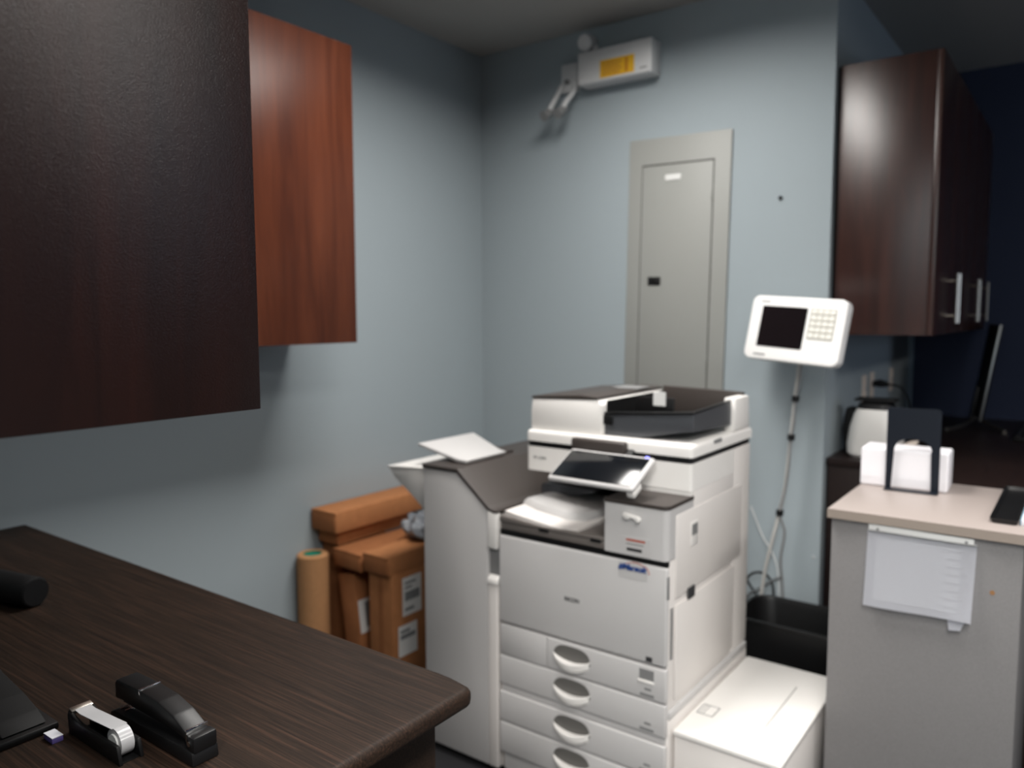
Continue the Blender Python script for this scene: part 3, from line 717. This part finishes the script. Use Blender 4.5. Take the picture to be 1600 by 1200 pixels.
mc = thing('desktop_machine', 'white rounded desktop machine with a black top on the dark counter', 'machine', (-.69, 3.45, .948))
rg = []
for (hx, hy, z, r_) in ((.085, .085, .0, .04), (.098, .095, .012, .05), (.100, .097, .05, .05), (.092, .09, .12, .05), (.078, .078, .175, .045), (.068, .068, .195, .04)):
    rg.append([(x, y, z) for x, y in rrect(0, 0, hx, hy, r_, 6)])
obj('shell', loft(rg), m_white, mc, local=True)
rg = []
for (hx, hy, z, r_) in ((.068, .068, .1955, .04), (.064, .064, .215, .04), (.045, .045, .226, .03)): rg.append([(x, y, z) for x, y in rrect(0, 0, hx, hy, r_, 6)])
obj('black_cap', loft(rg), m_black, mc, local=True)
obj('top_platform', box(-.078, .078, -.05, .05, .2265, .236, .004), m_blackmatte, mc, local=True)
obj('back_housing', prism([(-.125, 0), (-.10, 0), (-.078, .12), (-.075, .185), (-.12, .19), (-.133, .1)], 'y', .0, .09, .006), m_blackmatte, mc, local=True)
obj('power_light', tube([(.085, -.06, .197), (.085, -.066, .197)], .005, 10), m_led, mc, local=True)
obj('spout', prism([(.10, .03), (.155, .055), (.158, .075), (.13, .07), (.10, .055)], 'y', -.02, .02, .004), m_outlet, mc, local=True)
pw = thing('power_plug', 'black plug with a curved black cable above the white desktop machine', 'plug', (-.72, 4.05, 1.19))
obj('plug_body', tube([(XR + .012, 4.05, 1.195), (-.80, 4.05, 1.197), (-.765, 4.05, 1.193)], [.013, .02, .012], 12), m_black, pw)
obj('cable', tube(catmull([(-.765, 4.05, 1.193), (-.71, 4.03, 1.185), (-.66, 3.95, 1.14), (-.63, 3.85, 1.06), (-.62, 3.78, .955)], 6), .005, 8), m_black, pw)
def outlet(y, label, dz=0):
    t = thing('wall_outlet', label, 'outlet', (XR, y, 1.13 + dz), group='outlet plates on the recess wall')
    pl = obj('cover_plate', box(XR + .0002, XR + .008, y - .038, y + .038, 1.12 + dz, 1.245 + dz, .003), m_outlet, t)
    for z in (1.155, 1.21): obj('socket', box(XR + .0075, XR + .0105, y - .014, y + .014, z - .014 + dz, z + .014 + dz, .004), m_outlet, t)
outlet(3.90, 'ivory outlet plate nearest the outer corner on the recess wall')
outlet(4.06, 'middle ivory outlet plate beside the black plug on the recess wall', .005)
outlet(4.51, 'ivory outlet plate farthest back on the recess wall')

mo = thing('monitor', 'black computer monitor with a silver edge seen from its side on the dark counter', 'monitor', (-.43, 4.7, .948))
e = Vector((.066, 0, .465)).normalized(); d = Vector((-.165, .986, 0)).normalized(); n = d.cross(e).normalized()
o0 = Vector((-.418, 4.46, 1.0))
MM = Matrix((d, e, n)).transposed().to_4x4(); MM.translation = o0
obj('screen_panel', box(.006, .474, .0, .475, -.012, .012, .004, mat4=MM), m_blackmatte, mo)
obj('silver_edge', box(0, .0055, -.002, .478, -.005, .005, .002, mat4=MM), m_alu, mo)
obj('stand_neck', box(.2, .28, -.03, .15, -.03, -.013, .004, mat4=MM), m_black, mo)
ft = tube(catmull([(-.55, 4.36, .958), (-.50, 4.55, .962), (-.46, 4.70, .988), (-.40, 4.62, .970), (-.31, 4.42, .958)], 6), .0085, 10)
obj('stand_foot', ft, m_nickel, mo)
kbd = thing('keyboard', 'black keyboard lying on the dark counter at the right edge', 'keyboard', (-.19, 4.45, .948))
obj('base', box(-.075, .075, -.24, .24, 0, .014, .004), m_black, kbd, local=True)
kk = nb()
for i in range(5):
    for j in range(15): box(-.066 + i * .027, -.066 + i * .027 + .022, -.228 + j * .0305, -.228 + j * .0305 + .0255, .0142, .021, .002, bm=kk)
obj('keys', kk, m_black, kbd, local=True)

# ================================================================ on the desk
DZ = .895
st = thing('stapler', 'black metal stapler standing open on the dark desk beside the tape dispenser', 'stapler', (-1.1, .597, DZ))
arm = prism([(-.107, .036), (-.107, .062), (-.100, .068), (-.032, .070), (.02, .067), (.06, .058), (.095, .042), (.1, .03), (.06, .036), (.0, .038), (-.085, .038)], 'y', -.017, .017, .003)
obj('arm', arm, m_black, st, local=True)
obj('arm_band', box(-.034, -.0305, -.0175, .0175, .06, .0712, .0008), m_chrome, st, local=True)
obj('magazine', box(-.098, .08, -.009, .009, .029, .0375, .001), m_black, st, local=True)
bs = obj('base', prism([(-.118, 0), (-.118, .012), (-.105, .018), (.0, .020), (.08, .024), (.112, .02), (.115, 0)], 'y', -.021, .021, .003), m_black, st, local=True)
b = nb()
for (xa, xb, ya, yb) in ((-.1, -.0975, -.014, .006), (-.088, -.0855, -.012, .012), (-.094, -.0915, -.004, .002), (-.082, -.0795, .006, .01)): box(xa, xb, ya, yb, .0182, .0198, bm=b)
obj('anvil', b, m_chrome, bs, local=True)
obj('hinge', box(.095, .115, -.019, .019, .018, .042, .004), m_black, st, local=True)
obj('hinge_pin', tube([(.104, -.0205, .032), (.104, .0205, .032)], .004, 10), m_chrome, st, local=True)
obj('rear_band', box(.092, .0945, -.0172, .0172, .030, .0475, .0005), m_chrome, st, local=True)

td = thing('tape_dispenser', 'small black tape dispenser with a chrome cutter holding clear tape', 'tape dispenser', (-1.15, .535, DZ))
shell = prism([(-.075, 0), (-.078, .028), (-.074, .036), (-.055, .030), (-.035, .026), (-.02, .026), (.07, .026), (.078, 0)], 'y', -.018, -.0125, .001)
prism([(-.075, 0), (-.078, .028), (-.074, .036), (-.055, .030), (-.035, .026), (-.02, .026), (.07, .026), (.078, 0)], 'y', .0125, .018, .001, bm=shell)
box(-.076, .074, -.0125, .0125, 0, .001, bm=shell)
obj('shell', shell, m_black, td, local=True)
obj('cutter', prism([(-.079, .030), (-.076, .039), (-.066, .036), (-.068, .030)], 'y', -.016, .016, .0005), m_nickel, td, local=True)
ta = prism([(-.066, .0362), (-.05, .0345), (-.03, .036), (.045, .0418), (.045, .0425), (-.03, .037), (-.05, .0355), (-.066, .0372)], 'y', -.0115, .0115)
obj('tape_strip', ta, m_tape, td, local=True)
obj('tape_roll', tube([(.048, -.0095, .022), (.048, .0095, .022)], .0205, 28), m_tape, td, local=True)
obj('hub', tube([(.048, -.0122, .022), (.048, .0122, .022)], .013, 20), m_label, td, local=True)

hp = thing('hole_punch', 'black plastic desk punch with a sloping rounded lever at the left edge of the desk', 'hole punch', (-1.36, .47, DZ))
obj('base', box(-.13, .11, -.045, .045, 0, .012, .004), m_black, hp, local=True)
obj('lever', prism([(-.13, .02), (-.13, .062), (-.11, .066), (-.085, .058), (-.06, .050), (.02, .038), (.07, .026), (.1, .014), (.09, .0125), (-.05, .0125)], 'y', -.032, .032, .006, 3), m_blackmatte, hp, local=True)
obj('lever_edge', tube([(-.088, -.026, .0605), (-.088, .02, .0605)], .0016, 8), m_chrome, hp, local=True)
sn = thing('note_pad', 'tiny purple and white note pad lying beside the black punch', 'note pad', (-1.225, .495, DZ))
obj('pad', box(-.014, .014, -.008, .008, 0, .008, .0008), m_purple, sn, local=True)
obj('top_sheet', box(-.014, .014, -.008, .008, .0082, .0092, 0), m_paper, sn, local=True)
tb = thing('black_tube', 'black cylinder lying on the dark desk at the left edge of the photo', 'tube', (-1.86, .712, DZ), (0, 0, R(13)))
obj('barrel', tube([(-.26, 0, .033), (-.002, 0, .033), (.028, 0, .033), (.032, 0, .033)], [.033, .033, .033, .031], 36), m_blackmatte, tb, local=True)
obj('end_cap', tube([(.0321, 0, .033), (.0345, 0, .033)], [.030, .029], 32), m_black, tb, local=True)
